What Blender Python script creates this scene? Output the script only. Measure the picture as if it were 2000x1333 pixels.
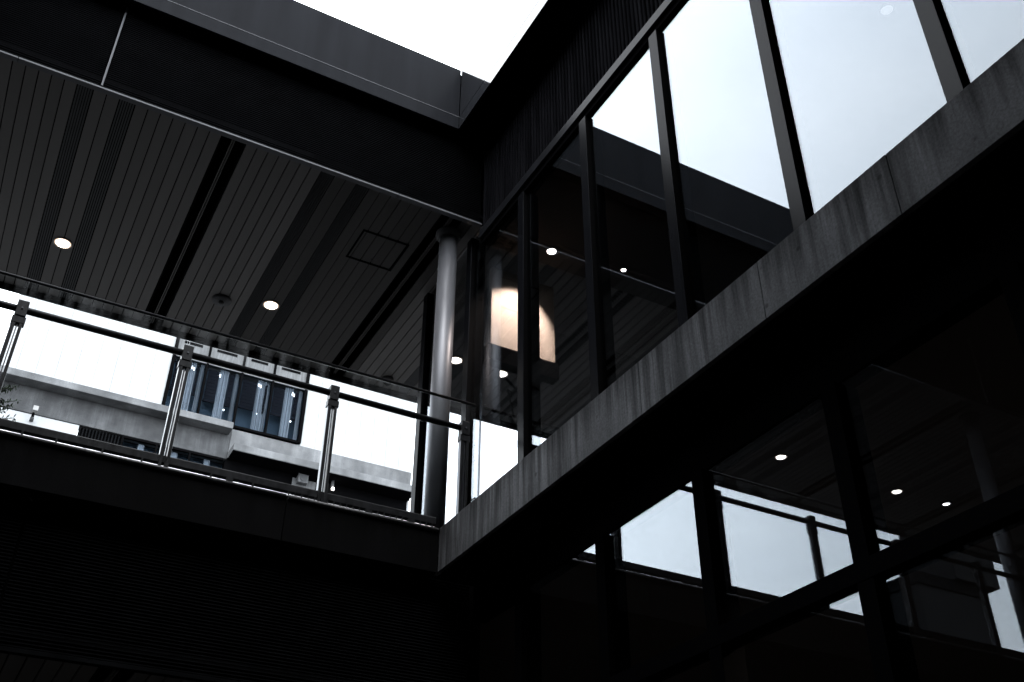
import bpy, bmesh, math, random
from mathutils import Vector, Matrix
random.seed(7)
for o in list(bpy.data.objects): bpy.data.objects.remove(o)
C = bpy.context.scene.collection
S = bpy.context.scene
EYE = 1.6          # eye height above the courtyard paving; all builders take z relative to the eye
rad = math.radians

# ---------------------------------------------------------------- camera
cam = bpy.data.cameras.new('camera'); co = bpy.data.objects.new('camera', cam); C.objects.link(co)
az, el, ro = rad(-28.5481), rad(34.3567), rad(0.3396)
fw = Vector((-math.sin(az)*math.cos(el), math.cos(az)*math.cos(el), math.sin(el)))
rt = fw.cross(Vector((0, 0, 1))).normalized(); up = rt.cross(fw)
r2 = math.cos(ro)*rt + math.sin(ro)*up; u2 = -math.sin(ro)*rt + math.cos(ro)*up
co.matrix_world = Matrix.Translation((0, 0, EYE)) @ Matrix((r2, u2, -fw)).transposed().to_4x4()
cam.sensor_width = 36; cam.lens = 2020.33/2000*36; cam.clip_start = .05; cam.clip_end = 2000
S.camera = co

# ---------------------------------------------------------------- sky, sun, exposure
SUN_EL, SUN_AZ = 62, 205
w = bpy.data.worlds.new('World'); S.world = w; w.use_nodes = True
nt = w.node_tree; N = nt.nodes; L = nt.links
bg = N['Background']; bg.inputs['Strength'].default_value = 0.12
sky = N.new('ShaderNodeTexSky'); sky.sky_type = 'NISHITA'; sky.sun_disc = False
sky.sun_elevation = rad(SUN_EL); sky.sun_rotation = rad(SUN_AZ); sky.air_density = 1.2; sky.dust_density = 4
tc = N.new('ShaderNodeTexCoord'); mp = N.new('ShaderNodeMapping'); mp.inputs['Scale'].default_value = (1, 1, 2.2)
no = N.new('ShaderNodeTexNoise'); no.inputs['Scale'].default_value = 2.2; no.inputs['Detail'].default_value = 6
cr = N.new('ShaderNodeValToRGB')
cr.color_ramp.elements[0].position = .3; cr.color_ramp.elements[0].color = (17, 18.2, 19.6, 1)
cr.color_ramp.elements[1].position = .7; cr.color_ramp.elements[1].color = (22, 22.8, 23.6, 1)
mx = N.new('ShaderNodeMixRGB'); mx.inputs[0].default_value = .88
L.new(tc.outputs['Generated'], mp.inputs[0]); L.new(mp.outputs[0], no.inputs[0]); L.new(no.outputs[0], cr.inputs[0])
L.new(sky.outputs[0], mx.inputs[1]); L.new(cr.outputs[0], mx.inputs[2]); L.new(mx.outputs[0], bg.inputs['Color'])
sl = bpy.data.lights.new('sun', 'SUN'); sl.energy = .5; sl.angle = rad(25); sl.color = (1, .97, .93)
so = bpy.data.objects.new('sun', sl); C.objects.link(so)
so.rotation_euler = (rad(90-SUN_EL), 0, rad(180-SUN_AZ)); so.location = (0, 0, 30)
vs = S.view_settings; vs.view_transform = 'Standard'; vs.look = 'None'; vs.exposure = 1.45; vs.gamma = 1; vs.use_curve_mapping = False
S.render.engine = 'CYCLES'; S.cycles.max_bounces = 10; S.cycles.transparent_max_bounces = 16
S.cycles.glossy_bounces = 6; S.cycles.caustics_reflective = False; S.cycles.sample_clamp_indirect = 4

# ---------------------------------------------------------------- materials
TONE = .73      # every paint and stone is a little darker than its first estimate
def mat(name, col, rough=.5, metal=0., spec=.5, var=.12, scale=6, stretch=(1, 1, 1), bump=0., bscale=60, coat=0):
    m = bpy.data.materials.new(name); m.use_nodes = True
    n = m.node_tree.nodes; l = m.node_tree.links; b = n['Principled BSDF']
    t = n.new('ShaderNodeTexCoord'); p = n.new('ShaderNodeMapping'); p.inputs['Scale'].default_value = stretch
    ns = n.new('ShaderNodeTexNoise'); ns.inputs['Scale'].default_value = scale; ns.inputs['Detail'].default_value = 5
    r = n.new('ShaderNodeValToRGB')
    r.color_ramp.elements[0].position = .3; r.color_ramp.elements[1].position = .7
    col = tuple(c*TONE for c in col)
    r.color_ramp.elements[0].color = tuple(c*(1-var) for c in col)+(1,)
    r.color_ramp.elements[1].color = tuple(c*(1+var) for c in col)+(1,)
    g = n.new('ShaderNodeNewGeometry')
    l.new(g.outputs['Position'], p.inputs[0]); l.new(p.outputs[0], ns.inputs[0]); l.new(ns.outputs[0], r.inputs[0]); l.new(r.outputs[0], b.inputs['Base Color'])
    mr = n.new('ShaderNodeMapRange'); mr.inputs['To Min'].default_value = max(.02, rough*(1-.25)); mr.inputs['To Max'].default_value = min(1, rough*1.25)
    l.new(ns.outputs[0], mr.inputs[0]); l.new(mr.outputs[0], b.inputs['Roughness'])
    b.inputs['Metallic'].default_value = metal; b.inputs['Specular IOR Level'].default_value = spec
    if coat: b.inputs['Coat Weight'].default_value = coat; b.inputs['Coat Roughness'].default_value = .12
    if bump:
        n2 = n.new('ShaderNodeTexNoise'); n2.inputs['Scale'].default_value = bscale; n2.inputs['Detail'].default_value = 6
        l.new(p.outputs[0], n2.inputs[0])
        bp = n.new('ShaderNodeBump'); bp.inputs['Strength'].default_value = bump; bp.inputs['Distance'].default_value = .01
        l.new(n2.outputs[0], bp.inputs['Height']); l.new(bp.outputs[0], b.inputs['Normal'])
    return m

def emis(name, col, s):
    m = bpy.data.materials.new(name); m.use_nodes = True; n = m.node_tree.nodes
    b = n['Principled BSDF']; b.inputs['Base Color'].default_value = (.6, .6, .6, 1)
    b.inputs['Emission Color'].default_value = col+(1,); b.inputs['Emission Strength'].default_value = s
    return m

def schlick(n, l, p=5):
    lw = n.new('ShaderNodeLayerWeight'); lw.inputs[0].default_value = .5    # facing = 1 - cos(angle), same on both faces
    pw = n.new('ShaderNodeMath'); pw.operation = 'POWER'; pw.inputs[1].default_value = p; l.new(lw.outputs['Facing'], pw.inputs[0])
    return pw

def satin(name, col, base, k, rough):
    """smooth dark paint: nearly no reflection seen square on, strong sheen at a glancing angle"""
    m = mat(name, col, .6, 0, 0, .2, 1.2, (5, 5, .35), .05, 120); n = m.node_tree.nodes; l = m.node_tree.links
    gl = n.new('ShaderNodeBsdfGlossy'); gl.inputs['Color'].default_value = (1, 1, 1, 1); gl.inputs['Roughness'].default_value = rough
    pw = schlick(n, l); ma = n.new('ShaderNodeMath'); ma.operation = 'MULTIPLY_ADD'; ma.use_clamp = True
    ma.inputs[1].default_value = k; ma.inputs[2].default_value = base; l.new(pw.outputs[0], ma.inputs[0])
    sh = n.new('ShaderNodeMixShader'); l.new(ma.outputs[0], sh.inputs[0]); l.new(n['Principled BSDF'].outputs[0], sh.inputs[1]); l.new(gl.outputs[0], sh.inputs[2])
    l.new(sh.outputs[0], n['Material Output'].inputs[0])
    return m

def glass(name, tint, base, k, gcol=(.93, .97, 1.), rough=0., p=5, dirt=0., dcol=(.35, .36, .37), zlo=0, zhi=1):
    """thin architectural glass: clear transmission plus a mirror film, optional dried rain dirt"""
    m = bpy.data.materials.new(name); m.use_nodes = True; n = m.node_tree.nodes; l = m.node_tree.links
    n.remove(n['Principled BSDF']); out = n['Material Output']
    tr = n.new('ShaderNodeBsdfTransparent'); tr.inputs[0].default_value = tint+(1,)
    gl = n.new('ShaderNodeBsdfGlossy'); gl.inputs['Color'].default_value = gcol+(1,); gl.inputs['Roughness'].default_value = rough
    fr = schlick(n, l, p)
    ma = n.new('ShaderNodeMath'); ma.operation = 'MULTIPLY_ADD'; ma.inputs[1].default_value = k; ma.inputs[2].default_value = base; ma.use_clamp = True
    ge = n.new('ShaderNodeNewGeometry')
    sh = n.new('ShaderNodeMixShader')
    l.new(fr.outputs[0], ma.inputs[0]); l.new(ma.outputs[0], sh.inputs[0]); l.new(tr.outputs[0], sh.inputs[1]); l.new(gl.outputs[0], sh.inputs[2])
    last = sh
    if dirt:
        df = n.new('ShaderNodeBsdfTranslucent'); df.inputs[0].default_value = dcol+(1,)
        d2 = n.new('ShaderNodeBsdfDiffuse'); d2.inputs[0].default_value = dcol+(1,)
        ad = n.new('ShaderNodeMixShader'); l.new(df.outputs[0], ad.inputs[1]); l.new(d2.outputs[0], ad.inputs[2])
        mp = n.new('ShaderNodeMapping'); mp.inputs['Scale'].default_value = (10, 10, .25)
        ns = n.new('ShaderNodeTexNoise'); ns.inputs['Scale'].default_value = 1; ns.inputs['Detail'].default_value = 4
        l.new(ge.outputs['Position'], mp.inputs[0]); l.new(mp.outputs[0], ns.inputs[0])
        ns2 = n.new('ShaderNodeTexNoise'); ns2.inputs['Scale'].default_value = 60
        l.new(ge.outputs['Position'], ns2.inputs[0])
        sx = n.new('ShaderNodeSeparateXYZ'); l.new(ge.outputs['Position'], sx.inputs[0])
        zr = n.new('ShaderNodeMapRange'); zr.inputs['From Min'].default_value = zlo+EYE; zr.inputs['From Max'].default_value = zhi+EYE
        l.new(sx.outputs[2], zr.inputs[0])
        mr = n.new('ShaderNodeMapRange'); mr.inputs['From Min'].default_value = .42; mr.inputs['From Max'].default_value = .7; mr.inputs['To Max'].default_value = dirt
        l.new(ns.outputs[0], mr.inputs[0])
        m1 = n.new('ShaderNodeMath'); m1.operation = 'MULTIPLY'; l.new(mr.outputs[0], m1.inputs[0]); m1.inputs[1].default_value = .8
        m2 = n.new('ShaderNodeMath'); m2.operation = 'MULTIPLY'; l.new(m1.outputs[0], m2.inputs[0]); l.new(zr.outputs[0], m2.inputs[1])
        s2 = n.new('ShaderNodeMixShader'); l.new(m2.outputs[0], s2.inputs[0]); l.new(sh.outputs[0], s2.inputs[1]); l.new(ad.outputs[0], s2.inputs[2])
        last = s2
    l.new(last.outputs[0], out.inputs[0])
    return m

def concrete(name, lo, hi, streak=.6, ztop=None, zh=.35, axis='y', pores=True):
    """cast concrete: cloudy tone, fine grain, vertical run-off streaks that start at the top edge"""
    lo = tuple(c*TONE for c in lo); hi = tuple(c*TONE for c in hi)
    m = bpy.data.materials.new(name); m.use_nodes = True; n = m.node_tree.nodes; l = m.node_tree.links; b = n['Principled BSDF']
    g = n.new('ShaderNodeNewGeometry')
    def noise(sc, stretch, det=5, rough=.6):
        p = n.new('ShaderNodeMapping'); p.inputs['Scale'].default_value = stretch; l.new(g.outputs['Position'], p.inputs[0])
        t = n.new('ShaderNodeTexNoise'); t.inputs['Scale'].default_value = sc; t.inputs['Detail'].default_value = det; t.inputs['Roughness'].default_value = rough
        l.new(p.outputs[0], t.inputs[0]); return t.outputs[0]
    def mrng(s, a, bb, c, d):
        r = n.new('ShaderNodeMapRange'); r.inputs[1].default_value = a; r.inputs[2].default_value = bb; r.inputs[3].default_value = c; r.inputs[4].default_value = d
        l.new(s, r.inputs[0]); return r.outputs[0]
    def mul(a, bb):
        q = n.new('ShaderNodeMath'); q.operation = 'MULTIPLY'; l.new(a, q.inputs[0]); l.new(bb, q.inputs[1]); return q.outputs[0]
    cl = mrng(noise(1.6, (1, 1, 1)), .3, .7, 0, 1)
    fine = mrng(noise(70, (1, 1, 1), 6, .75), .3, .7, .68, 1.32)
    r = n.new('ShaderNodeMixRGB'); r.inputs[1].default_value = lo+(1,); r.inputs[2].default_value = hi+(1,); l.new(cl, r.inputs[0])
    s1 = mrng(noise(1, (11, 11, .55), 4), .4, .62, 1-streak, 1.)
    s2 = mrng(noise(1, (38, 38, .9), 3), .34, .55, 1-streak*.55, 1.)
    patch = mrng(noise(.9, (1, 1, .3), 2), .38, .62, 0., 1.)
    def soften(s_):      # streaks come in groups, with calmer stretches between
        q = n.new('ShaderNodeMixRGB'); q.inputs[1].default_value = (.74, .74, .74, 1); l.new(patch, q.inputs[0]); l.new(s_, q.inputs[2]); return q.outputs[0]
    f = mul(mul(fine, soften(s1)), soften(s2))
    if ztop is not None:
        sx = n.new('ShaderNodeSeparateXYZ'); l.new(g.outputs['Position'], sx.inputs[0])
        zz = mrng(sx.outputs[2], ztop+EYE-zh, ztop+EYE, 0, 1)
        drip = noise(1, (17, 17, .9), 5)
        q = n.new('ShaderNodeMath'); q.operation = 'MULTIPLY_ADD'; q.inputs[1].default_value = .33; l.new(zz, q.inputs[0]); l.new(drip, q.inputs[2])
        f = mul(f, mrng(q.outputs[0], .62, .9, 1, .36))
    if pores:
        vo = n.new('ShaderNodeTexVoronoi'); vo.inputs['Scale'].default_value = 5; l.new(g.outputs['Position'], vo.inputs[0])
        f = mul(f, mrng(vo.outputs['Distance'], .05, .09, .55, 1))
    mm = n.new('ShaderNodeMixRGB'); mm.blend_type = 'MULTIPLY'; mm.inputs[0].default_value = 1
    l.new(r.outputs[0], mm.inputs[1]); l.new(f, mm.inputs[2]); l.new(mm.outputs[0], b.inputs['Base Color'])
    b.inputs['Roughness'].default_value = .85; b.inputs['Specular IOR Level'].default_value = .04
    bp = n.new('ShaderNodeBump'); bp.inputs['Strength'].default_value = .35; bp.inputs['Distance'].default_value = .004
    l.new(noise(55, (1, 1, 1), 6, .7), bp.inputs['Height']); l.new(bp.outputs[0], b.inputs['Normal'])
    return m

M = dict(
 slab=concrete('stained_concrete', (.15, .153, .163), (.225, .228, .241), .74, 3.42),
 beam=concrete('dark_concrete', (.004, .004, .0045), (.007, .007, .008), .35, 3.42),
 fcon=concrete('pale_concrete', (.185, .19, .2), (.27, .275, .285), .10),
 fcon_shade=concrete('shaded_grey_concrete', (.10, .102, .108), (.16, .163, .17), .2),  # pale concrete darkened to paint in the shade below the ledge
 fascia=satin('grey_metal_fascia', (.020, .0215, .026), .004, 1.3, .07),
 fasciaL=satin('grey_matt_fascia', (.018, .0195, .0235), .003, .0, .3),
 rib=mat('black_ribbed_metal', (.008, .0085, .0095), .8, 0, 0, .2),
 vrib=mat('dark_weathered_slat', (.0085, .0085, .010), .7, 0, 0, .5, 2, (6, 6, .5), .1, 90),
 black=mat('black_paint', (.004, .004, .0045), .9, 0, 0, .2),
 headm=satin('grey_head_frame', (.012, .0125, .015), .012, .2, .3),
 mull=satin('dark_anodised_aluminium', (.006, .0063, .008), .009, .15, .25),
 mullside=mat('black_aluminium', (.004, .004, .0045), .9, 0, 0, .1),
 gasket=mat('matt_black_gasket', (.004, .004, .0045), .9, 0, .02, .1),
 trim=mat('light_aluminium_trim', (.19, .195, .213), .6, 0, .1, .08, 5),
 plank=mat('grey_ceiling_plank', (.19, .183, .179), .7, 0, .25, .07, 2.5, (1, .3, 1), .05, 40),
 grille=mat('dark_ceiling_grille', (.105, .108, .114), .6, 0, .1, .1),
 white=mat('white_wall_panel', (.47, .48, .495), .6, 0, .2, .06, 1.2, (1, 1, .4)),
 steel=mat('brushed_steel', (.12, .124, .137), .36, .8, .5, .1, 9, (4, 4, .4)),
 silver=mat('silver_column_paint', (.21, .215, .235), .45, .4, .3, .07, 12, (3, 3, .5)),
 polish=mat('polished_edge_metal', (.75, .75, .78), .3, 1, .5, .6, 9, (2, 1, 1)),
 bead=mat('worn_aluminium_bead', (.10, .10, .105), .5, .3, .2, .35, 40),
 rail=mat('dark_rail_metal', (.02, .021, .024), .42, .3, .25, .35, 12, (3, 3, 1)),
 paving=mat('courtyard_paving', (.10, .10, .10), .8, 0, .3, .2, 2),
 dark=mat('dark_interior_finish', (.03, .027, .025), .8, 0, .05, .15),
 warm=mat('pale_plaster_panel', (.62, .53, .46), .7, 0, .3, .04),
 bldg=mat('dark_cladding_board', (.014, .0145, .016), .8, 0, .05, .2, 1.0, (1, 1, .3)),
 blind=mat('dark_woven_blind', (.010, .010, .012), .9, 0, 0, .1, 1, (1, 1, 3)),
 curtain=mat('grey_curtain', (.24, .25, .265), .9, 0, 0, .3, 1, (14, 1, .3)),
 room=mat('sky_tinted_room', (.055, .075, .095), .9, 0, 0, .15, .5),  # blue painted in for the sky mirrored in the far panes
 spandrel=mat('pale_spandrel', (.13, .133, .14), .6, 0, .3, .35, 2.5, (5, 1, .5)),
 leaf=mat('dark_needle_leaf', (.022, .03, .02), .8, 0, 0, .4),
 bark=mat('grey_bark', (.03, .027, .024), .9, 0, 0, .3),
 offwhite=mat('off_white_plastic', (.25, .25, .25), .5, 0, .4, .05),
 lamp=emis('lamp_disc', (1., .93, .84), 14.),
 lamp2=emis('small_lamp', (1., .96, .9), 10.),
 lamprim=emis('warm_lens_rim', (1., .72, .5), .45),
 faint=emis('faint_lamp', (.95, .97, 1.), .12),
 strip=emis('lamp_small_far', (.95, .98, 1.), 3.),
 glassU=glass('facade_glass', (.66, .66, .67), .017, .30, (.87, .94, 1.), 0., 1.5),
 glassC=glass('clear_end_glass', (.96, .97, .97), .002, .3),
 glassB=glass('balustrade_glass', (.97, .98, .98), .003, .5, dirt=.17, zlo=4.40, zhi=4.75),
 glassF=glass('far_window_glass', (.86, .90, .94), 0, 0, (.8, .9, 1.)),
)

# each plank and wall panel is a shade lighter or darker than its neighbours
for key, amp in (('plank', .09), ('white', .03), ('beam', .1), ('slab', .08)):
    n = M[key].node_tree.nodes; l = M[key].node_tree.links; b = n['Principled BSDF']
    src = b.inputs['Base Color'].links[0].from_socket
    oi = n.new('ShaderNodeObjectInfo'); mr = n.new('ShaderNodeMapRange'); mr.inputs['To Min'].default_value = 1-amp; mr.inputs['To Max'].default_value = 1+amp
    l.new(oi.outputs['Random'], mr.inputs[0])
    mm = n.new('ShaderNodeMixRGB'); mm.blend_type = 'MULTIPLY'; mm.inputs[0].default_value = 1
    l.new(src, mm.inputs[1]); l.new(mr.outputs[0], mm.inputs[2]); l.new(mm.outputs[0], b.inputs['Base Color'])

# ---------------------------------------------------------------- mesh helpers
class MB:
    def __init__(s): s.bm = bmesh.new()
    def box(s, x0, x1, y0, y1, z0, z1, bev=0.):
        b = s.bm; z0 += EYE; z1 += EYE
        v = [b.verts.new((x, y, z)) for x in (x0, x1) for y in (y0, y1) for z in (z0, z1)]
        fs = [b.faces.new([v[i] for i in f]) for f in ((0, 1, 3, 2), (4, 6, 7, 5), (0, 4, 5, 1), (2, 3, 7, 6), (0, 2, 6, 4), (1, 5, 7, 3))]
        if bev:
            es = list({e for f in fs for e in f.edges})
            bmesh.ops.bevel(b, geom=es, offset=bev, segments=2, affect='EDGES', profile=.5)
        return s
    def prism(s, pts, a0, a1, axis):
        """extrude a closed 2-D outline along an axis (other two coordinates in x,y,z order)"""
        b = s.bm
        def P(p, a):
            if axis == 0: return (a, p[0], p[1]+EYE)
            if axis == 1: return (p[0], a, p[1]+EYE)
            return (p[0], p[1], a+EYE)
        A = [b.verts.new(P(p, a0)) for p in pts]; B = [b.verts.new(P(p, a1)) for p in pts]
        n = len(pts)
        for i in range(n): b.faces.new((A[i], A[(i+1) % n], B[(i+1) % n], B[i]))
        b.faces.new(A[::-1]); b.faces.new(B)
        return s
    def tube(s, p, q, r, n=16, r2=None, smooth=True):
        b = s.bm; p = Vector(p); q = Vector(q); p.z += EYE; q.z += EYE
        d = (q-p).normalized(); a = d.orthogonal().normalized(); c = d.cross(a); r2 = r if r2 is None else r2
        A = []; B = []
        for i in range(n):
            t = 2*math.pi*i/n; e = a*math.cos(t)+c*math.sin(t)
            A.append(b.verts.new(p+e*r)); B.append(b.verts.new(q+e*r2))
        for i in range(n):
            f = b.faces.new((A[i], A[(i+1) % n], B[(i+1) % n], B[i])); f.smooth = smooth
        b.faces.new(A[::-1]); b.faces.new(B)
        return s
    def lathe(s, c, prof, n=28):
        """prof: list of (radius, z offset) spun about the vertical through c"""
        b = s.bm; rows = []
        for r, z in prof:
            rows.append([b.verts.new((c[0]+r*math.cos(2*math.pi*i/n), c[1]+r*math.sin(2*math.pi*i/n), c[2]+z+EYE)) for i in range(n)])
        for j in range(len(rows)-1):
            for i in range(n):
                f = b.faces.new((rows[j][i], rows[j][(i+1) % n], rows[j+1][(i+1) % n], rows[j+1][i])); f.smooth = True
        b.faces.new(rows[0][::-1]); b.faces.new(rows[-1])
        return s

WL = {}
def link(o, parent, loc):
    C.objects.link(o); WL[o.name] = Vector(loc)
    if parent is not None:
        o.parent = parent; o.location = Vector(loc)-WL[parent.name]
    else: o.location = loc
    return o
def build(name, mb, m, parent=None, loc=None, **k):
    bm = mb.bm; bmesh.ops.recalc_face_normals(bm, faces=bm.faces)
    if loc is None:
        xs = [v.co for v in bm.verts]
        loc = Vector([(min(c[i] for c in xs)+max(c[i] for c in xs))/2 for i in range(3)])
        if parent is None: loc.z = min(c.z for c in xs)
    loc = Vector(loc)
    for v in bm.verts: v.co -= loc
    me = bpy.data.meshes.new(name); bm.to_mesh(me); bm.free(); me.materials.append(M[m])
    o = bpy.data.objects.new(name, me)
    for a, b in k.items(): o[a] = b
    return link(o, parent, loc)
def dup(o, loc, parent, name=None):
    """copy of a piece sharing its mesh; loc = new world position (z absolute)"""
    c = o.copy(); C.objects.link(c) 
    WL[c.name] = Vector(loc); c.parent = parent
    c.location = Vector(loc)-(WL[parent.name] if parent is not None else Vector((0, 0, 0)))
    return c
def thing(name, label, cat, loc, group=None):
    o = bpy.data.objects.new(name, None); o.empty_display_size = .2
    o['label'] = label; o['category'] = cat
    if group: o['group'] = group
    return link(o, None, Vector((loc[0], loc[1], loc[2]+EYE)))
def tag(o, label, cat, group=None):
    o['label'] = label; o['category'] = cat
    if group: o['group'] = group
    return o

# key planes (metres, z from the eye)
XF = 3.16      # front of concrete ledge and roof fascia of the right wing
XM = 3.50      # front of mullions
XG = 3.54      # glass of the right wing
YB = 7.0       # front of walkway beam and roof fascia
YT = 7.11      # ceiling edge trim
YE = 10.57     # far edge of walkway
ZC = 6.83      # walkway ceiling
XW = -9.0      # west end
COL2 = -3.73

# ---------------------------------------------------------------- ground
build('ground', MB().box(-300, 300, -300, 400, -1.9, -1.6), 'paving', kind='structure')

# ================================================================= WALKWAY WING (left)
wk = thing('covered_walkway', 'dark two storey walkway wing crossing behind the glass balustrade, with plank ceiling', 'building', (-2.9, 8.8, -1.6))
# roof and fascia
build('roof', MB().box(XW, XF+.02, YB+.02, YE+.6, 8.62, 8.76), 'black', wk)
build('roof_fascia', MB().box(XW, XF-.002, YB, YB+.03, 8.085, 8.81, .004), 'fasciaL', wk)
build('fascia_drip', MB().box(XW, XF-.002, YB-.004, YB+.032, 7.905, 8.075, .004), 'fasciaL', wk)
build('fascia_seam', MB().box(XW, XF-.003, YB-.006, YB+.02, 8.077, 8.083), 'trim', wk)
build('soffit', MB().box(XW, XF, YB+.034, 7.5, 7.93, 7.97), 'black', wk)
build('cladding_backing', MB().box(XW, XG-.01, 7.17, 7.3, 6.90, 7.925), 'black', wk)
# ribbed panels between dividers
def ribs_h(z0, z1, x0, x1, pitch=.024):
    mb = MB(); b = mb.bm; z = z0; pts = []
    while z < z1:
        pts += [(7.15, z), (7.128, z+pitch*.25), (7.128, z+pitch*.6), (7.15, z+pitch*.85)]; z += pitch
    A = [b.verts.new((x0, y, q+EYE)) for y, q in pts]; B = [b.verts.new((x1, y, q+EYE)) for y, q in pts]
    for i in range(len(pts)-1): b.faces.new((A[i], A[i+1], B[i+1], B[i]))
    A2 = b.verts.new((x0, 7.165, pts[0][1]+EYE)); B2 = b.verts.new((x1, 7.165, pts[0][1]+EYE)); b.faces.new((A[0], B[0], B2, A2))
    return mb
divs = [-7.39, -3.79, -.19]
edges = [XW]+divs+[XG-.02]
for i in range(4):
    build('ribbed_panel', ribs_h(6.87, 7.925, edges[i]+.018, edges[i+1]-.018), 'rib', wk)
for d in divs:
    build('panel_divider', MB().box(d-.008, d+.008, 7.118, 7.17, 6.872, 7.925, .002), 'trim', wk)
# trim in lengths with hairline butt joints
tj = [XW, -7.8, -4.33, -.86, 2.61, XG-.02]
for a, b in zip(tj, tj[1:]):
    build('ceiling_trim', MB().box(a+.003, b-.003, 7.105, 7.16, 6.826, 6.845, .002), 'trim', wk)
build('trim_shadow_gap', MB().box(XW, XG-.02, 7.12, 7.17, 6.846, 6.869), 'black', wk)
# plank ceiling
def plank_ceiling(root, zc, y0, y1, k0, k1, xmax, slim=False):
    build('ceiling_void', MB().box(-.376+2.215*k0-.1, min(xmax, -.376+2.215*(k1+1))+.1, y0, y1, zc+.10, zc+.14), 'black', root)
    sh = {}
    def pl(x, wd):
        key = round(wd, 3)
        cx = x+wd/2; loc = (cx, (y0+y1)/2, zc+.01+EYE)
        if key not in sh:
            g = .0045
            mb = MB()
            pts = [(cx-wd/2+g, zc+.02), (cx-wd/2+g, zc+.003), (cx-wd/2+g+.003, zc), (cx+wd/2-g-.003, zc), (cx+wd/2-g, zc+.003), (cx+wd/2-g, zc+.02)]
            mb.prism(pts, y0+.02, y1, 1)
            sh[key] = build('ceiling_plank', mb, 'plank', root, loc)
        else: dup(sh[key], loc, root)
    def grille(x):
        if 'g' not in sh:
            mb = MB()
            for i in range(6):
                a = x+.006+i*.0215; mb.box(a, a+.0145, y0+.02, y1, zc+.004, zc+.03)
            sh['g'] = build('linear_grille', mb, 'grille', root, (x+.0675, (y0+y1)/2, zc+.02+EYE))
        else: dup(sh['g'], (x+.0675, (y0+y1)/2, zc+.02+EYE), root)
    def channel(x):
        if 'c' not in sh:
            mb = MB()
            wd = .225
            mb.box(x+.004, x+.014, y0+.02, y1, zc, zc+.09); mb.box(x+wd-.014, x+wd-.004, y0+.02, y1, zc, zc+.09)
            y = y0+.05
            while y < y1:
                mb.box(x+.015, x+wd/2-.013, y, y+.006, zc+.025, zc+.055); mb.box(x+wd/2+.013, x+wd-.015, y, y+.006, zc+.025, zc+.055); y += .045
            sh['c'] = build('slot_channel', mb, 'rib', root, (x+wd/2, (y0+y1)/2, zc+.04+EYE))
            mb = MB().box(x+wd/2-.014, x+wd/2-.006, y0+.02, y1, zc-.002, zc+.05).box(x+wd/2+.006, x+wd/2+.014, y0+.02, y1, zc-.002, zc+.05)
            sh['r'] = build('channel_rail', mb, 'plank', root, (x+wd/2, (y0+y1)/2, zc+.04+EYE))
        else:
            dup(sh['c'], (x+.1125, (y0+y1)/2, zc+.04+EYE), root); dup(sh['r'], (x+.1125, (y0+y1)/2, zc+.04+EYE), root)
    for k in range(k0, k1+1):
        x = -.376+2.215*k
        seq = [('g', .135), ('p', .11), ('p', .11), ('g', .135)]+[('p', .11)]*7+[('c', .225)]+[('p', .73/7)]*7
        for t, wd in seq:
            if x < xmax:
                if t == 'p': pl(x, wd)
                elif t == 'g': grille(x)
                else: channel(x)
            x += wd
plank_ceiling(wk, ZC, YT+.02, YE-.1, -4, 1, 3.40)
build('far_ceiling_edge', MB().box(XW, 11.0, YE-.09, YE-.02, ZC-.045, ZC+.12, .004), 'rib', wk)
build('far_edge_flashing', MB().box(XW, 11.0, YE-.018, YE+.03, ZC-.01, ZC+1.9), 'black', wk)
# walkway beam and deck
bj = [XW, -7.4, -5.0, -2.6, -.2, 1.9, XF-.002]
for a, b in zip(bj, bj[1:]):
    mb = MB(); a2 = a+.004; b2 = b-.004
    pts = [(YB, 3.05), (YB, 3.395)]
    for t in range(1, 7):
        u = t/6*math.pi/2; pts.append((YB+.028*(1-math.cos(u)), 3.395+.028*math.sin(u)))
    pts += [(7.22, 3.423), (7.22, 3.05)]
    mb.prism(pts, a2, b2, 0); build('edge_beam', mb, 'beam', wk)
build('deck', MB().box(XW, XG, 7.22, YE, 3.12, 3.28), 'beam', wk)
edges2 = [XW, -7.0, -3.4, .2, XG-.02]
for i in range(4):
    build('ribbed_panel', ribs_h(2.05, 3.045, edges2[i]+.01, edges2[i+1]-.01), 'rib', wk)
build('cladding_backing', MB().box(XW, XG-.02, 7.17, 7.22, 2.05, 3.04), 'black', wk)
build('lower_ceiling_trim', MB().box(XW, XG-.02, 7.105, 7.16, 2.015, 2.045, .003), 'rib', wk)
build('lower_back_wall', MB().box(XW, XG, YE-.09, YE, -1.6, 2.02), 'bldg', wk)  # unseen wall, added to keep daylight off the lower plank ceiling
plank_ceiling(wk, 2.03, YT+.02, YE-.1, -2, 1, 3.40)

# ceiling fittings of the walkway
DLX = [-.13+2.215*k for k in range(-4, 2)]
def downlight(x, y, z, label, group, r=.077, spot=None, m='lamp'):
    t = thing('downlight', label, 'ceiling light', (x, y, z), group)
    n = 28
    build('trim_ring', MB().lathe((x, y, z), [(r+.012, .004), (r+.012, -.006), (r, -.008), (r-.004, .004), (r-.004, .02)]), 'offwhite', t)
    build('lens_rim', MB().lathe((x, y, z), [(r-.005, .006), (r-.005, -.005), (r-.017, -.007), (r-.018, .004)]), 'lamprim', t)
    build('lamp_lens', MB().lathe((x, y, z), [(r-.019, .006), (r-.019, -.006), (r*.5, -.009), (.002, -.010)]), m, t)
    return t
lbl = ['lit round downlight at the far west end of the plank ceiling, out of frame',
       'lit round downlight out of frame, mirrored as the faint third glint in the lower glass',
       'lit round downlight mirrored in the lower glass right of the thick dark post',
       'lit round downlight mirrored in the lower glass left of the thick dark post',
       'lit round downlight at far left of the plank ceiling, between two grille bands',
       'lit round downlight above the far building window, between two grille bands',
       'lit round downlight just right of the silver column, seen through glass']
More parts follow.
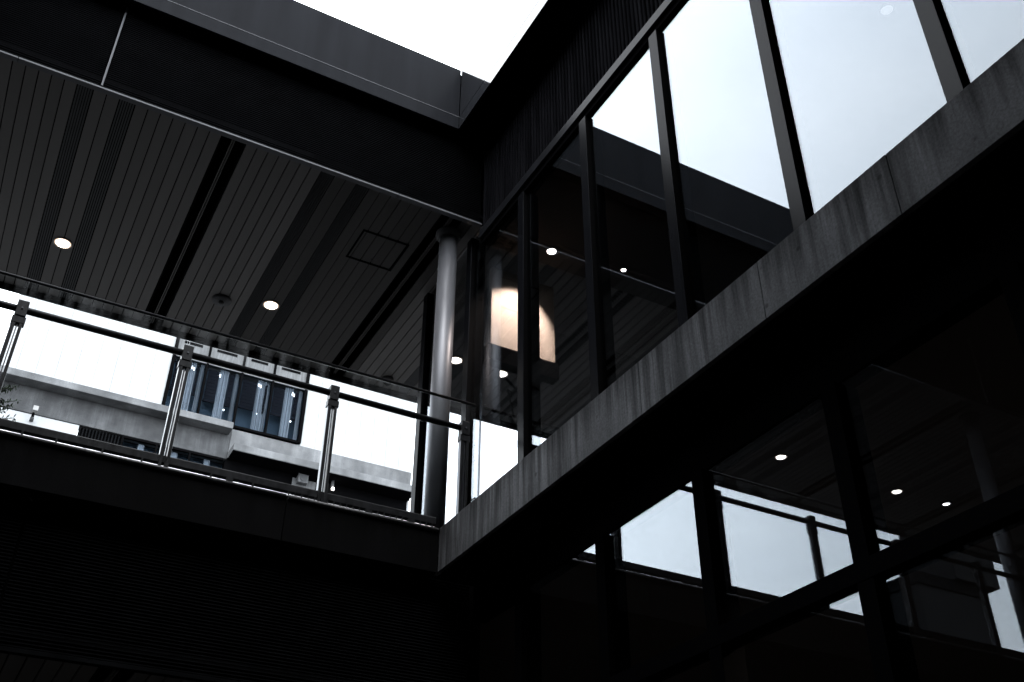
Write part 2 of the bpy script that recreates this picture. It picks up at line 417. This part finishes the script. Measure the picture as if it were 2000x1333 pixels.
for k, x in enumerate(DLX+[4.38]):
    downlight(x, 9.46, ZC-.002, lbl[k], 'round downlights in the walkway ceiling', .085)

t = thing('ceiling_speaker', 'grey round disc fitting with small knob on the plank ceiling', 'ceiling fitting', (1.575, 9.63, ZC))
build('base_disc', MB().lathe((1.575, 9.63, ZC), [(.105, .0), (.105, -.018), (.092, -.03), (.03, -.034)]), 'grille', t)
build('knob', MB().lathe((1.575, 9.63, ZC), [(.028, -.034), (.028, -.055), (.012, -.066)]), 'grille', t)
build('screw', MB().tube((1.50, 9.60, ZC-.034), (1.50, 9.60, ZC-.026), .008), 'grille', t)
t = thing('dome_camera', 'small dark security dome under the far edge of the plank ceiling', 'security camera', (3.80, 10.2, ZC))
t.location.x = 2.98+.0; 
WL[t.name] = t.location.copy()
cx, cy = 3.83-.0, 10.25
t.location = Vector((cx, cy, ZC+EYE)); WL[t.name] = t.location.copy()
build('mount_ring', MB().lathe((cx, cy, ZC), [(.075, 0), (.075, -.03), (.06, -.04)]), 'grille', t)
build('dome', MB().lathe((cx, cy, ZC), [(.055, -.04), (.05, -.065), (.032, -.085), (.004, -.093)]), 'black', t)
# access hatch
t = thing('access_hatch', 'square access hatch with dark frame cut into the plank ceiling near the column', 'hatch', (2.755, 8.0, ZC))
hx0, hx1, hy0, hy1 = 2.50, 3.01, 7.75, 8.25
for a in ((hx0, hx1, hy0, hy0+.024), (hx0, hx1, hy1-.024, hy1), (hx0, hx0+.02, hy0+.024, hy1-.024), (hx1-.02, hx1, hy0+.024, hy1-.024)):
    build('frame', MB().box(a[0], a[1], a[2], a[3], ZC-.005, ZC+.012), 'rib', t)
build('latch', MB().tube((2.755, 8.16, ZC-.006), (2.755, 8.16, ZC+.0), .008), 'grille', t)

# column
t = thing('round_column', 'silver round steel column behind the balustrade at the end of the walkway', 'column', (3.287, 7.4, 3.28))
build('shaft', MB().tube((3.287, 7.4, 3.28), (3.287, 7.4, 6.80), .093, 40), 'silver', t)
build('collar', MB().lathe((3.287, 7.4, 6.76), [(.096, 0), (.125, .02), (.132, .045), (.132, .066)]), 'grille', t)

t = thing('round_column', 'second silver column further west on the walkway, out of frame, mirrored faintly in the lower right glass', 'column', (COL2, 7.4, 3.28))
build('shaft', MB().tube((COL2, 7.4, 3.28), (COL2, 7.4, 6.80), .093, 40), 'silver', t)
build('collar', MB().lathe((COL2, 7.4, 6.76), [(.096, 0), (.125, .02), (.132, .045), (.132, .066)]), 'grille', t)

# ---------------------------------------------------------------- balustrade
bs = thing('glass_balustrade', 'dark metal and glass balustrade on the edge of the walkway beam', 'railing', (-2.8, 7.08, 3.423))
px = [.98-1.2*k for k in range(0, 9)][::-1]+[2.18, 3.375]
build('handrail', MB().tube((XW, 7.07, 4.425), (3.39, 7.07, 4.425), .027, 24), 'rail', bs)
build('top_cap', MB().tube((XW, 7.105, 4.712), (3.50, 7.105, 4.712), .0135, 14), 'rail', bs)
build('bottom_rail', MB().box(XW, XF-.01, 7.045, 7.115, 3.466, 3.53, .006), 'rail', bs)
post0 = None
for i, x in enumerate(px):
    if i < len(px)-1:
        a, b = x+.008, px[i+1]-.008
        if i == len(px)-2: b = 3.50
        build('glass_panel', MB().box(a, b, 7.100, 7.112, 3.505, 4.705), 'glassB', bs)
    if post0 is None:
        post0 = []
        p = build('post', MB().box(x-.036, x-.014, 7.03, 7.085, 3.40, 4.36, .002).box(x+.014, x+.036, 7.03, 7.085, 3.40, 4.36, .002), 'rail', bs)
        post0.append(p)
        q = build('post_inner_bar', MB().box(x-.004, x+.004, 7.04, 7.075, 3.53, 4.355), 'steel', p)
        q2 = build('post_edge_strip', MB().box(x-.0405, x-.037, 7.035, 7.08, 3.53, 4.33), 'steel', p)
        q3 = build('top_block', MB().box(x-.038, x+.038, 7.022, 7.098, 4.345, 4.478, .004), 'rail', p)
        q4 = build('clamp', MB().box(x-.047, x+.047, 7.028, 7.09, 4.285, 4.343, .004), 'rail', p)
        q5 = build('bolt', MB().tube((x, 7.022, 4.41), (x, 7.014, 4.41), .007, 10), 'steel', p)
        post0 += [q, q2, q3, q4, q5]; x00 = x
    else:
        D = Vector((x-x00, 0, 0))
        c = dup(post0[0], WL[post0[0].name]+D, bs)
        for q in post0[1:]: dup(q, WL[q.name]+D, c)
# spacers in the narrow slot beneath the bottom rail
mb = MB(); x = XW+.2; k = 0
while x < XF-.05:
    w_ = .05 if k % 7 == 3 else (.006 if x > 1.9 else .012)
    mb.box(x, x+w_, 7.033, 7.10, 3.424, 3.465); x += .052 if x > 1.9 else random.uniform(.09, .34); k += 1
build('slot_spacers', mb, 'rail', bs, kind='stuff')
build('polished_flashing', MB().prism([(7.035, 3.428), (7.045, 3.4455), (7.05, 3.4455), (7.05, 3.428)], XW+.1, XF-.03, 0), 'polish', bs)
for a, b in zip(bj, bj[1:]):
    build('edge_bead', MB().tube((a+.01, YB-.003, 3.400), (b-.01, YB-.003, 3.400), .017, 14), 'bead', wk)

# ================================================================= GLASS WING (right)
gw = thing('glass_wing', 'glass fronted wing on the right with stained concrete ledge between its storeys', 'building', (6.5, 2, -1.6))
# concrete ledge in cast lengths
lj = [-7.4, -5.3, -4.2, -3.15, -2.1, -1.05, 0.0, 1.12, 2.21, 3.12, 4.22, 5.3, 6.35, YB-.002]
for a, b in zip(lj, lj[1:]):
    g = .0016
    build('ledge_segment', MB().box(XF, XG-.04, a+g, b-g, 3.052, 3.418+random.uniform(-.002, .002), .0025), 'slab', gw)
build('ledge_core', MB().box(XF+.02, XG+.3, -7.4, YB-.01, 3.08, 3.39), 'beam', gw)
# roof fascia of this wing
build('roof_fascia', MB().box(XF, XF+.03, -7.4, YB-.008, 8.085, 8.81, .003), 'fascia', gw)
build('fascia_drip', MB().box(XF-.003, XF+.03, -7.4, YB-.008, 7.905, 8.075, .003), 'fascia', gw)
build('fascia_seam', MB().box(XF+.002, XF+.02, -7.4, YB-.01, 8.076, 8.084), 'black', gw)
build('roof', MB().box(XF+.03, 12, -7.4, YE+.6, 8.62, 8.76), 'black', gw)
build('soffit', MB().box(XF+.035, XG+.05, -7.4, YB+.03, 7.93, 7.97), 'black', gw)
# vertical slats
build('slat_backing', MB().box(XG+.0, XG+.1, -7.4, YB+.10, 6.74, 7.925), 'black', gw)
s0 = None; y = 7.05
while y > 2.6:
    loc = (XM+.02, y, 7.33+EYE)
    if s0 is None:
        s0 = build('cladding_slat', MB().prism([(XM+.005, y-.015), (XM+.0, y-.009), (XM+.0, y+.009), (XM+.005, y+.015), (XG, y+.015), (XG, y-.015)], 6.745, 7.915, 2), 'vrib', gw, loc)
    else: dup(s0, loc, gw)
    y -= .052
mb = MB()
while y > -7.3:
    mb.box(XM, XG, y-.017, y+.017, 6.745, 7.915); y -= .052
build('cladding_slats_behind', mb, 'vrib', gw, kind='stuff')
# head frame
build('head_frame', MB().box(XM-.015, XG+.06, -7.4, YB+.1, 6.635, 6.735, .003), 'headm', gw)
build('head_gasket', MB().box(XM+.012, XG+.05, -7.4, YB+.1, 6.575, 6.633), 'mullside', gw)
# mullions
ym = [8.41, 7.35, 6.285, 5.205, 4.168, 3.09, 1.998]+[.93-1.07*k for k in range(0, 8)]
ymu = [y for y in ym if y > -7.3]
mu0 = None
def mullion(y, z0, z1, key, cache={}):
    if key not in cache:
        p = build('mullion', MB().box(XM, XM+.006, y-.05, y+.05, z0, z1, .001), 'mullside' if key == 'l' else 'mull', gw)
        q = build('mullion_body', MB().box(XM+.0065, XG+.12, y-.048, y+.048, z0, z1), 'gasket', p)
        cache[key] = (p, q)
    else:
        p0, q0 = cache[key]; a = WL[p0.name].copy(); a.y = y; b = WL[q0.name].copy(); b.y = y
        p = dup(p0, a, gw); dup(q0, b, p)
for y in ymu:
    if y < 7: mullion(y, 3.40, 6.574, 'u'); 
    else: mullion(y, 3.29, 6.80, 'e')
# upper panes
ys = sorted(ymu)
pc = {}
for a, b in zip([-7.4]+ys[:-1], ys):
    z1 = 6.60 if b < 7.3 else 6.80
    if b > 10.3: continue
    build('glass_pane', MB().box(XG, XG+.008, a+.02, b-.02, 3.40, z1), 'glassU', gw)
build('end_glass_pane', MB().box(XG+.14, 11, 8.33, 8.338, 3.42, 6.80), 'glassC', gw)
# lower storey
build('lower_soffit', MB().box(XF+.03, XG+.02, -7.4, YB+.1, 3.04, 3.049), 'black', gw)
build('lower_head_panel', MB().box(XG-.012, XG+.1, -7.4, YB+.1, 2.757, 3.039), 'black', gw)
for y in ymu:
    if y < 7: mullion(y+.03, -1.58, 2.756, 'l')
build('transom', MB().box(XM-.003, XG+.08, -7.4, 7.0, 1.735, 1.83, .002), 'mullside', gw)
yl = [y+.03 for y in sorted(ymu) if y < 7]
for i, (a, b) in enumerate(zip([-7.4]+yl, yl+[7.05])):
    build('glass_pane', MB().box(XG, XG+.008, a+.02, b-.02, 1.80, 2.78), 'glassU', gw)
    p = build('lower_glass_pane', MB().box(XG, XG+.008, a+.02, b-.02, -1.5, 1.77), 'glassU', gw)
# interior shells
build('interior_ceiling', MB().box(XG+.10, 11, -7.4, 7.12, 6.62, 6.66), 'dark', gw)
plank_ceiling(gw, ZC, YT+.02, YE-.1, 1, 4, 9.5)
build('interior_floor', MB().box(XG+.12, 11, -7.4, YE, 3.12, 3.40), 'dark', gw)
build('interior_wall', MB().box(11, 11.2, -7.4, YE, -1.6, 8.6), 'dark', gw)
build('back_gable', MB().box(XG+.1, 11.2, -7.6, -7.4, -1.6, 8.6), 'dark', gw)
build('upper_bulkhead', MB().box(XG+.06, 11, 7.125, 7.3, 6.87, 8.6), 'dark', gw)
build('lower_interior_ceiling', MB().box(XG+.12, 11, -7.4, YE, 2.82, 2.86), 'plank', gw)
build('lower_side_wall', MB().box(XG-.012, XG+.118, 7.225, YE, -1.6, 3.11), 'black', gw)
build('lower_back_wall', MB().box(XG+.12, 11, YE-.1, YE, -1.6, 2.8), 'dark', gw)
build('rear_partition', MB().box(XG+.012, XG+.10, 8.20, 8.31, 5.28, 6.80), 'dark', gw)
# display panel lit by a spot
t = thing('hanging_panel', 'pale hanging panel lit warm by a spotlight behind the upper glass', 'panel', (4.16, 7.4, 5.2))
build('face', MB().box(3.79, 4.52, 7.40, 7.46, 5.645, 6.60, .002), 'warm', t)
build('bottom_rail', MB().box(3.76, 4.55, 7.38, 7.50, 5.46, 5.642), 'black', t)
def spotlamp(x, y, z, aim, e, ang, label, r=.046, lm='lamp2'):
    t = thing('downlight', label, 'ceiling light', (x, y, z), 'recessed lights inside the glass wing')
    build('trim_ring', MB().lathe((x, y, z), [(r+.014, .004), (r+.014, -.004), (r+.004, -.007), (r, .004), (r, .02)]), 'grille', t)
    build('lamp_lens', MB().lathe((x, y, z), [(r-.001, .006), (r-.001, -.003), (r*.4, -.006)]), lm, t)
    if e:
        s = bpy.data.lights.new('downlight_spot', 'SPOT'); s.energy = e; s.spot_size = rad(ang); s.spot_blend = .6; s.color = (1, .83, .71); s.shadow_soft_size = .02
        o = bpy.data.objects.new('downlight_spot', s); p = Vector((x, y, z-.03+EYE)); link(o, t, p)
        d = Vector(aim)+Vector((0, 0, EYE))-p; o.rotation_euler = d.to_track_quat('-Z', 'Y').to_euler()
spotlamp(4.20, 6.90, 6.61, (4.05, 7.4, 5.88), 115, 74, 'bright interior downlight just above the lit hanging panel')
spotlamp(5.0, 6.80, 6.61, None, 0, 0, 'small interior downlight right of the lit panel, seen through the second wide pane', .026)
spotlamp(4.97, 3.13, 6.61, None, 0, 0, 'small interior downlight faintly seen high in the brightest pane', .045, 'faint')
spotlamp(5.19, 3.87, 2.812, (5.19, 3.88, -1.6), 260, 130, 'dim downlight of the lower storey near the transom', .022, 'strip')
# articulated arm lamp beside the glass
t = thing('wall_fixture', 'thin black jointed bracket arm hanging behind the glass below the lit panel', 'bracket', (4.12, 7.9, 5.2))
build('upper_arm', MB().tube((4.20, 7.9, 5.68), (4.36, 7.9, 5.56), .014, 10), 'black', t)
build('lower_arm', MB().tube((4.255, 7.9, 5.52), (4.32, 7.9, 5.24), .010, 10), 'black', t)
build('elbow', MB().tube((4.245, 7.9, 5.52), (4.30, 7.9, 5.50), .018, 10), 'black', t)
build('foot', MB().tube((4.27, 7.9, 5.22), (4.36, 7.9, 5.10), .022, 10), 'black', t)

# ================================================================= FAR BUILDING, 40 m away
K = 2.0
fb = thing('far_building', 'white panelled building with concrete ledges and tall windows beyond the walkway', 'building', (5, 44, -1.6))
def wall(x0, x1, z0, z1, y0=40., y1=40.3, name='white_wall', m='white'):
    return build(name, MB().box(x0*K, x1*K, y0, y1, z0*K, z1*K), m, fb)
# panelled white wall, joints as real gaps
def panels(x0, x1, z0, z1, step=.36):
    n = max(1, round((x1-x0)/step)); d = (x1-x0)/n; first = None
    for i in range(n):
        a = (x0+i*d)*K
        if first is None:
            first = build('wall_panel', MB().box(a+.006, a+d*K-.006, 40., 40.06, z0*K, z1*K), 'white', fb)
            l0 = WL[first.name].copy(); a0 = a
        else: dup(first, l0+Vector((a-a0, 0, 0)), fb)
build('wall_core', MB().box(-.75*K, 2.52*K, 40.075, 40.3, 10.30*K, 15.5*K), 'white', fb)
build('wall_core', MB().box(5.52*K, 8.25*K, 40.075, 40.3, 9.4*K, 15.5*K), 'white', fb)
build('upper_wall', MB().box(2.52*K, 5.52*K, 40.0, 40.3, 13.2*K, 15.5*K), 'white', fb)
panels(-.75, 2.50, 10.9, 15.5)
panels(5.55, 8.25, 10.98, 15.5)
wall(-.75, 8.25, -.8, 9.4, 40.02, 40.3, 'lower_wall', 'fcon')
# concrete bands
build('concrete_band', MB().box(-.75*K, 4.02*K, 39.96, 40.5, 10.25*K, 11.04*K, .02), 'fcon_shade', fb)
build('concrete_band', MB().box(4.025*K, 8.25*K, 39.96, 40.5, 10.28*K, 10.98*K, .02), 'fcon', fb)
build('ledge', MB().box(-.75*K, 3.975*K, 39.32, 39.955, 10.81*K, 10.965*K, .02), 'fcon', fb)
build('ledge', MB().box(4.035*K, 8.2*K, 39.10, 39.955, 10.275*K, 10.445*K, .02), 'fcon', fb)
# tall window with four bays
wx = [2.53, 3.25, 4.03, 4.74, 5.51]
wz0, wz1 = 11.03, 13.2
fr = build('tall_window', MB().box(wx[0]*K-.09, wx[0]*K+.05, 39.9, 40.1, wz0*K, wz1*K), 'mullside', fb)
build('frame', MB().box(wx[-1]*K-.05, wx[-1]*K+.09, 39.9, 40.1, wz0*K, wz1*K), 'mullside', fr)
build('frame', MB().box(wx[0]*K+.06, wx[-1]*K-.06, 39.9, 40.1, wz0*K-.04, wz0*K+.07), 'mullside', fr)
for x in wx[1:-1]:
    build('frame', MB().box(x*K-.045, x*K+.045, 39.9, 40.08, wz0*K+.075, wz1*K), 'mullside', fr)
build('frame', MB().box(wx[0]*K+.06, wx[-1]*K-.06, 39.93, 40.02, 12.40*K, 12.50*K), 'white', fr)
rnd = random.Random(3)
for i in range(4):
    a, b = wx[i]*K+.05, wx[i+1]*K-.05
    build('pane', MB().box(a, b, 39.99, 40.0, wz0*K+.075, 12.40*K-.003), 'glassF', fr)
    build('spandrel', MB().box(a, b, 39.99, 40.02, 12.50*K+.003, wz1*K), 'spandrel', fr)
    build('spandrel_slot', MB().box(a+.25, b-.3, 39.97, 39.988, 12.78*K, 12.84*K), 'black', fr)
    wdt = b-a; cw = .42
    c0 = a+wdt*rnd.uniform(.38, .55)
    # curtain: folded sheet
    mb = MB(); bmm = mb.bm; n = 14
    for (ca, cb) in ((c0, c0+cw), (b-.2, b-.02)):
        vs0 = []
        for j in range(n+1):
            xx = ca+(cb-ca)*j/n; yy = 40.12+.04*math.sin(j*2.4)
            vs0.append((bmm.verts.new((xx, yy, wz0*K+.1+EYE)), bmm.verts.new((xx, yy, 12.4*K+EYE))))
        for j in range(n): bmm.faces.new((vs0[j][0], vs0[j+1][0], vs0[j+1][1], vs0[j][1]))
    build('curtain', mb, 'curtain', fr)
    zb = (11.62+rnd.uniform(-.05, .08))*K
    mb = MB(); z = zb
    while z < 12.25*K:
        mb.box(a+.08, c0-.03, 40.06, 40.08, z, z+.15); mb.box(c0+cw+.03, b-.24, 40.06, 40.08, z, z+.15); z += .165
    mb.box(a+.05, c0-.02, 40.05, 40.10, zb-.14, zb-.03); mb.box(c0+cw+.02, b-.23, 40.05, 40.10, zb-.14, zb-.03)
    build('blind', mb, 'blind', fr)
    lx = a+wdt*rnd.uniform(.2, .8); lz = rnd.uniform(11.3, 11.8)*K
    build('room_lamp', MB().lathe((lx, 40.15, lz), [(.02, -.03), (.032, 0), (.02, .03)], 10), 'strip', fr)
    lx = a+wdt*rnd.uniform(.2, .8)
    build('room_lamp', MB().box(lx, lx+.04, 40.1, 40.13, 12.22*K, 12.29*K).box(lx+.09, lx+.13, 40.1, 40.13, 12.20*K, 12.27*K), 'strip', fr)
build('window_room', MB().box(wx[0]*K-.8, wx[-1]*K+.8, 40.5, 40.7, wz0*K-.5, 13.2*K), 'room', fb)
build('window_room_ceiling', MB().box(wx[0]*K, wx[-1]*K, 40.3, 40.49, 12.42*K, 12.46*K), 'offwhite', fb)
# lower strip window and louvre
build('white_strip_wall', MB().box(-.75*K, 1.04*K, 40.0, 40.3, 9.3*K, 10.24*K), 'white', fb)
lv = build('louvre', MB().box(1.05*K, 1.88*K, 40.15, 40.2, 9.6*K, 10.24*K), 'black', fb)
for k in range(13):
    x = (1.06+k*.063)*K; build('louvre_blade', MB().box(x, x+.05, 40.02, 40.12, 9.6*K, 10.22*K), 'rib', lv)
sx = [1.88, 2.56, 3.24, 3.96]
for i in range(3):
    a, b = sx[i]*K, sx[i+1]*K
    f = build('strip_window', MB().box(a, a+.08, 39.97, 40.1, 9.5*K, 10.2*K).box(a, b, 39.97, 40.1, 10.2*K, 10.245*K), 'mullside', fb)
    build('pane', MB().box(a+.09, b, 40.0, 40.01, 9.5*K, 10.2*K-.005), 'glassF', f)
    build('curtain', MB().box(a+.7, a+.95, 40.2, 40.25, 9.5*K, 10.19*K), 'curtain', f)
build('strip_room', MB().box(1.88*K-.7, 3.98*K+.7, 40.6, 40.8, 9.4*K, 10.9*K), 'room', fb)
build('strip_room_ceiling', MB().box(1.88*K-.4, 3.98*K+.4, 40.31, 40.59, 10.26*K, 10.3*K), 'black', fb)
build('recess_soffit', MB().box(4.04*K, 8.2*K, 39.12, 40.05, 10.262*K, 10.273*K), 'black', fb)
build('recess_back', MB().box(4.0*K, 8.2*K, 40.06, 40.3, 9.0*K, 10.28*K), 'black', fb)
build('recess_panel', MB().box(5.49*K, 6.02*K, 39.98, 40.05, 9.7*K, 10.19*K), 'spandrel', fb)
build('roof', MB().box(-.75*K, 8.25*K, 40.3, 52, 15.3*K, 15.5*K), 'fcon', fb)
build('side_wall', MB().box(8.0*K, 8.25*K, 40.32, 52, -.8*K, 15.3*K), 'fcon', fb)
t = thing('floodlight', 'small floodlight on a stub bracket above the balustrade bottom rail at far left', 'lamp', (.32, 39.7, 20.2))
build('bracket', MB().box(.26, .40, 39.75, 39.98, 20.16, 20.24), 'grille', t)
build('arm', MB().tube((.33, 39.7, 20.22), (.33, 39.55, 20.5), .055, 8), 'black', t)
build('head', MB().prism([(39.45, 20.42), (39.62, 20.34), (39.72, 20.52), (39.5, 20.64)], .26, .45, 0), 'offwhite', t)
t = thing('outdoor_unit', 'small square box with round front mounted in the recess under the far ledge', 'wall unit', (11.4, 39.8, 20.2))
build('case', MB().box(11.15, 11.6, 39.7, 39.97, 20.1, 20.5, .02), 'spandrel', t)
build('round_front', MB().tube((11.38, 39.69, 20.3), (11.38, 39.66, 20.3), .15, 16), 'grille', t)
t = thing('recess_lamp', 'tiny lit lamp in the dark recess under the far ledge', 'lamp', (12.7, 39.8, 20.2))
build('lamp_body', MB().tube((12.72, 39.75, 20.22), (12.72, 39.75, 20.62), .07, 10), 'grille', t)
build('lamp_glow', MB().lathe((12.74, 39.7, 20.12), [(.03, -.05), (.075, 0), (.03, .06)], 12), 'lamp2', t)

# dark roof seen mirrored in the lower glass
nb = thing('dark_neighbour_building', 'dark flat roofed building seen only as a reflection in the lower right glass', 'building', (-18.8, 24, -1.6))
build('walls', MB().box(-20.4, -17.55, 20, 21.6, -1.6, 11.45), 'bldg', nb)
build('parapet', MB().box(-20.45, -17.5, 19.95, 21.65, 11.46, 11.83), 'rib', nb)
build('stair_tower', MB().box(-21.0, -19.1, 19.8, 21.6, 11.84, 14.0), 'bldg', nb)
# tree at far left
tr = thing('tree', 'dark fine needled tree whose branch tips enter at the left edge', 'tree', (-1.15, 15, -1.6))
mb = MB(); mb.tube((-1.15, 15, -1.6), (-1.1, 15, 5.2), .09, 12, .06).tube((-1.1, 15, 5.15), (-1.0, 15, 8.1), .06, 10, .015)
rt_ = random.Random(5); tips = []
for k in range(34):
    z = rt_.uniform(5.4, 8.0); an = rt_.uniform(0, 6.28); r = rt_.uniform(.35, .85)*(1-.35*(z-5.4)/2.6)
    q = (-1.05+r*math.cos(an), 15+r*math.sin(an), z+rt_.uniform(-.05, .25)); mb.tube((-1.05, 15, z), q, .014, 5, .004); tips.append(((-1.05, 15, z), q))
for (p, q) in (((-1.05, 15, 7.5), (-.36, 15, 7.80)), ((-1.05, 15, 7.3), (-.30, 15, 7.62)), ((-1.05, 15, 7.1), (-.42, 15.1, 7.35)), ((-1.05, 15, 7.7), (-.30, 14.9, 7.95)), ((-1.05, 15, 7.55), (-.20, 15, 7.72)), ((-1.05, 15, 7.45), (-.16, 15.05, 7.86)), ((-1.05, 15, 7.2), (-.14, 15, 7.55)), ((-1.05, 15, 7.6), (-.22, 14.95, 8.02))):
    mb.tube(p, q, .012, 5, .004); tips.append((p, q))
build('trunk', mb, 'bark', tr)
mb = MB(); b = mb.bm
for p, q in tips:
    p = Vector(p); q = Vector(q)
    for j in range(90):
        f = rt_.uniform(.35, 1.04); c = p.lerp(q, f); d = Vector((rt_.gauss(0, 1), rt_.gauss(0, 1), rt_.gauss(0, .7))).normalized()
        e = c+d*rt_.uniform(.05, .11); s = d.orthogonal().normalized()*.013; m_ = (c+e)/2
        z = Vector((0, 0, EYE)); b.faces.new([b.verts.new(v+z) for v in (c, m_+s, e, m_-s)])
build('crown', mb, 'leaf', tr, kind='stuff')

# ================================================================= out-of-frame canopy added to cut the sky light in the courtyard
OX, OY = -1.7, 2.4      # west and south edges of the open square of sky
cr_ = thing('sky_blocking_canopy', 'added flat dark canopy shutting out the sky around a square opening, its near edges out of frame', 'roof', (-3, -2, 7.9))
build('roof_slab', MB().box(XW, OX-.03, -7.6, YB+.0, 7.97, 8.76), 'black', cr_)
build('roof_slab', MB().box(OX-.028, XF, -7.6, OY-.03, 7.97, 8.76), 'black', cr_)
build('fascia', MB().box(OX-.028, OX, OY, YB-.005, 7.905, 8.81), 'fascia', cr_)
build('fascia', MB().box(OX, XF-.005, OY-.028, OY, 7.905, 8.81), 'fascia', cr_)

# ================================================================= out-of-frame blocks added to keep sky light off the courtyard
wb = thing('west_sky_blocker', 'tall dark block added to shut out sky light on the left, out of frame', 'building', (-12, 0, -1.6))
build('wall', MB().box(-15, XW-.01, -9, YE+.6, -1.6, 14.5), 'bldg', wb)
sb = thing('south_sky_blocker', 'tall dark block added to shut out sky light behind the viewer, out of frame', 'building', (0, -9, -1.6))
build('wall', MB().box(XW, 12, -11, -7.65, -1.6, 14.5), 'bldg', sb)
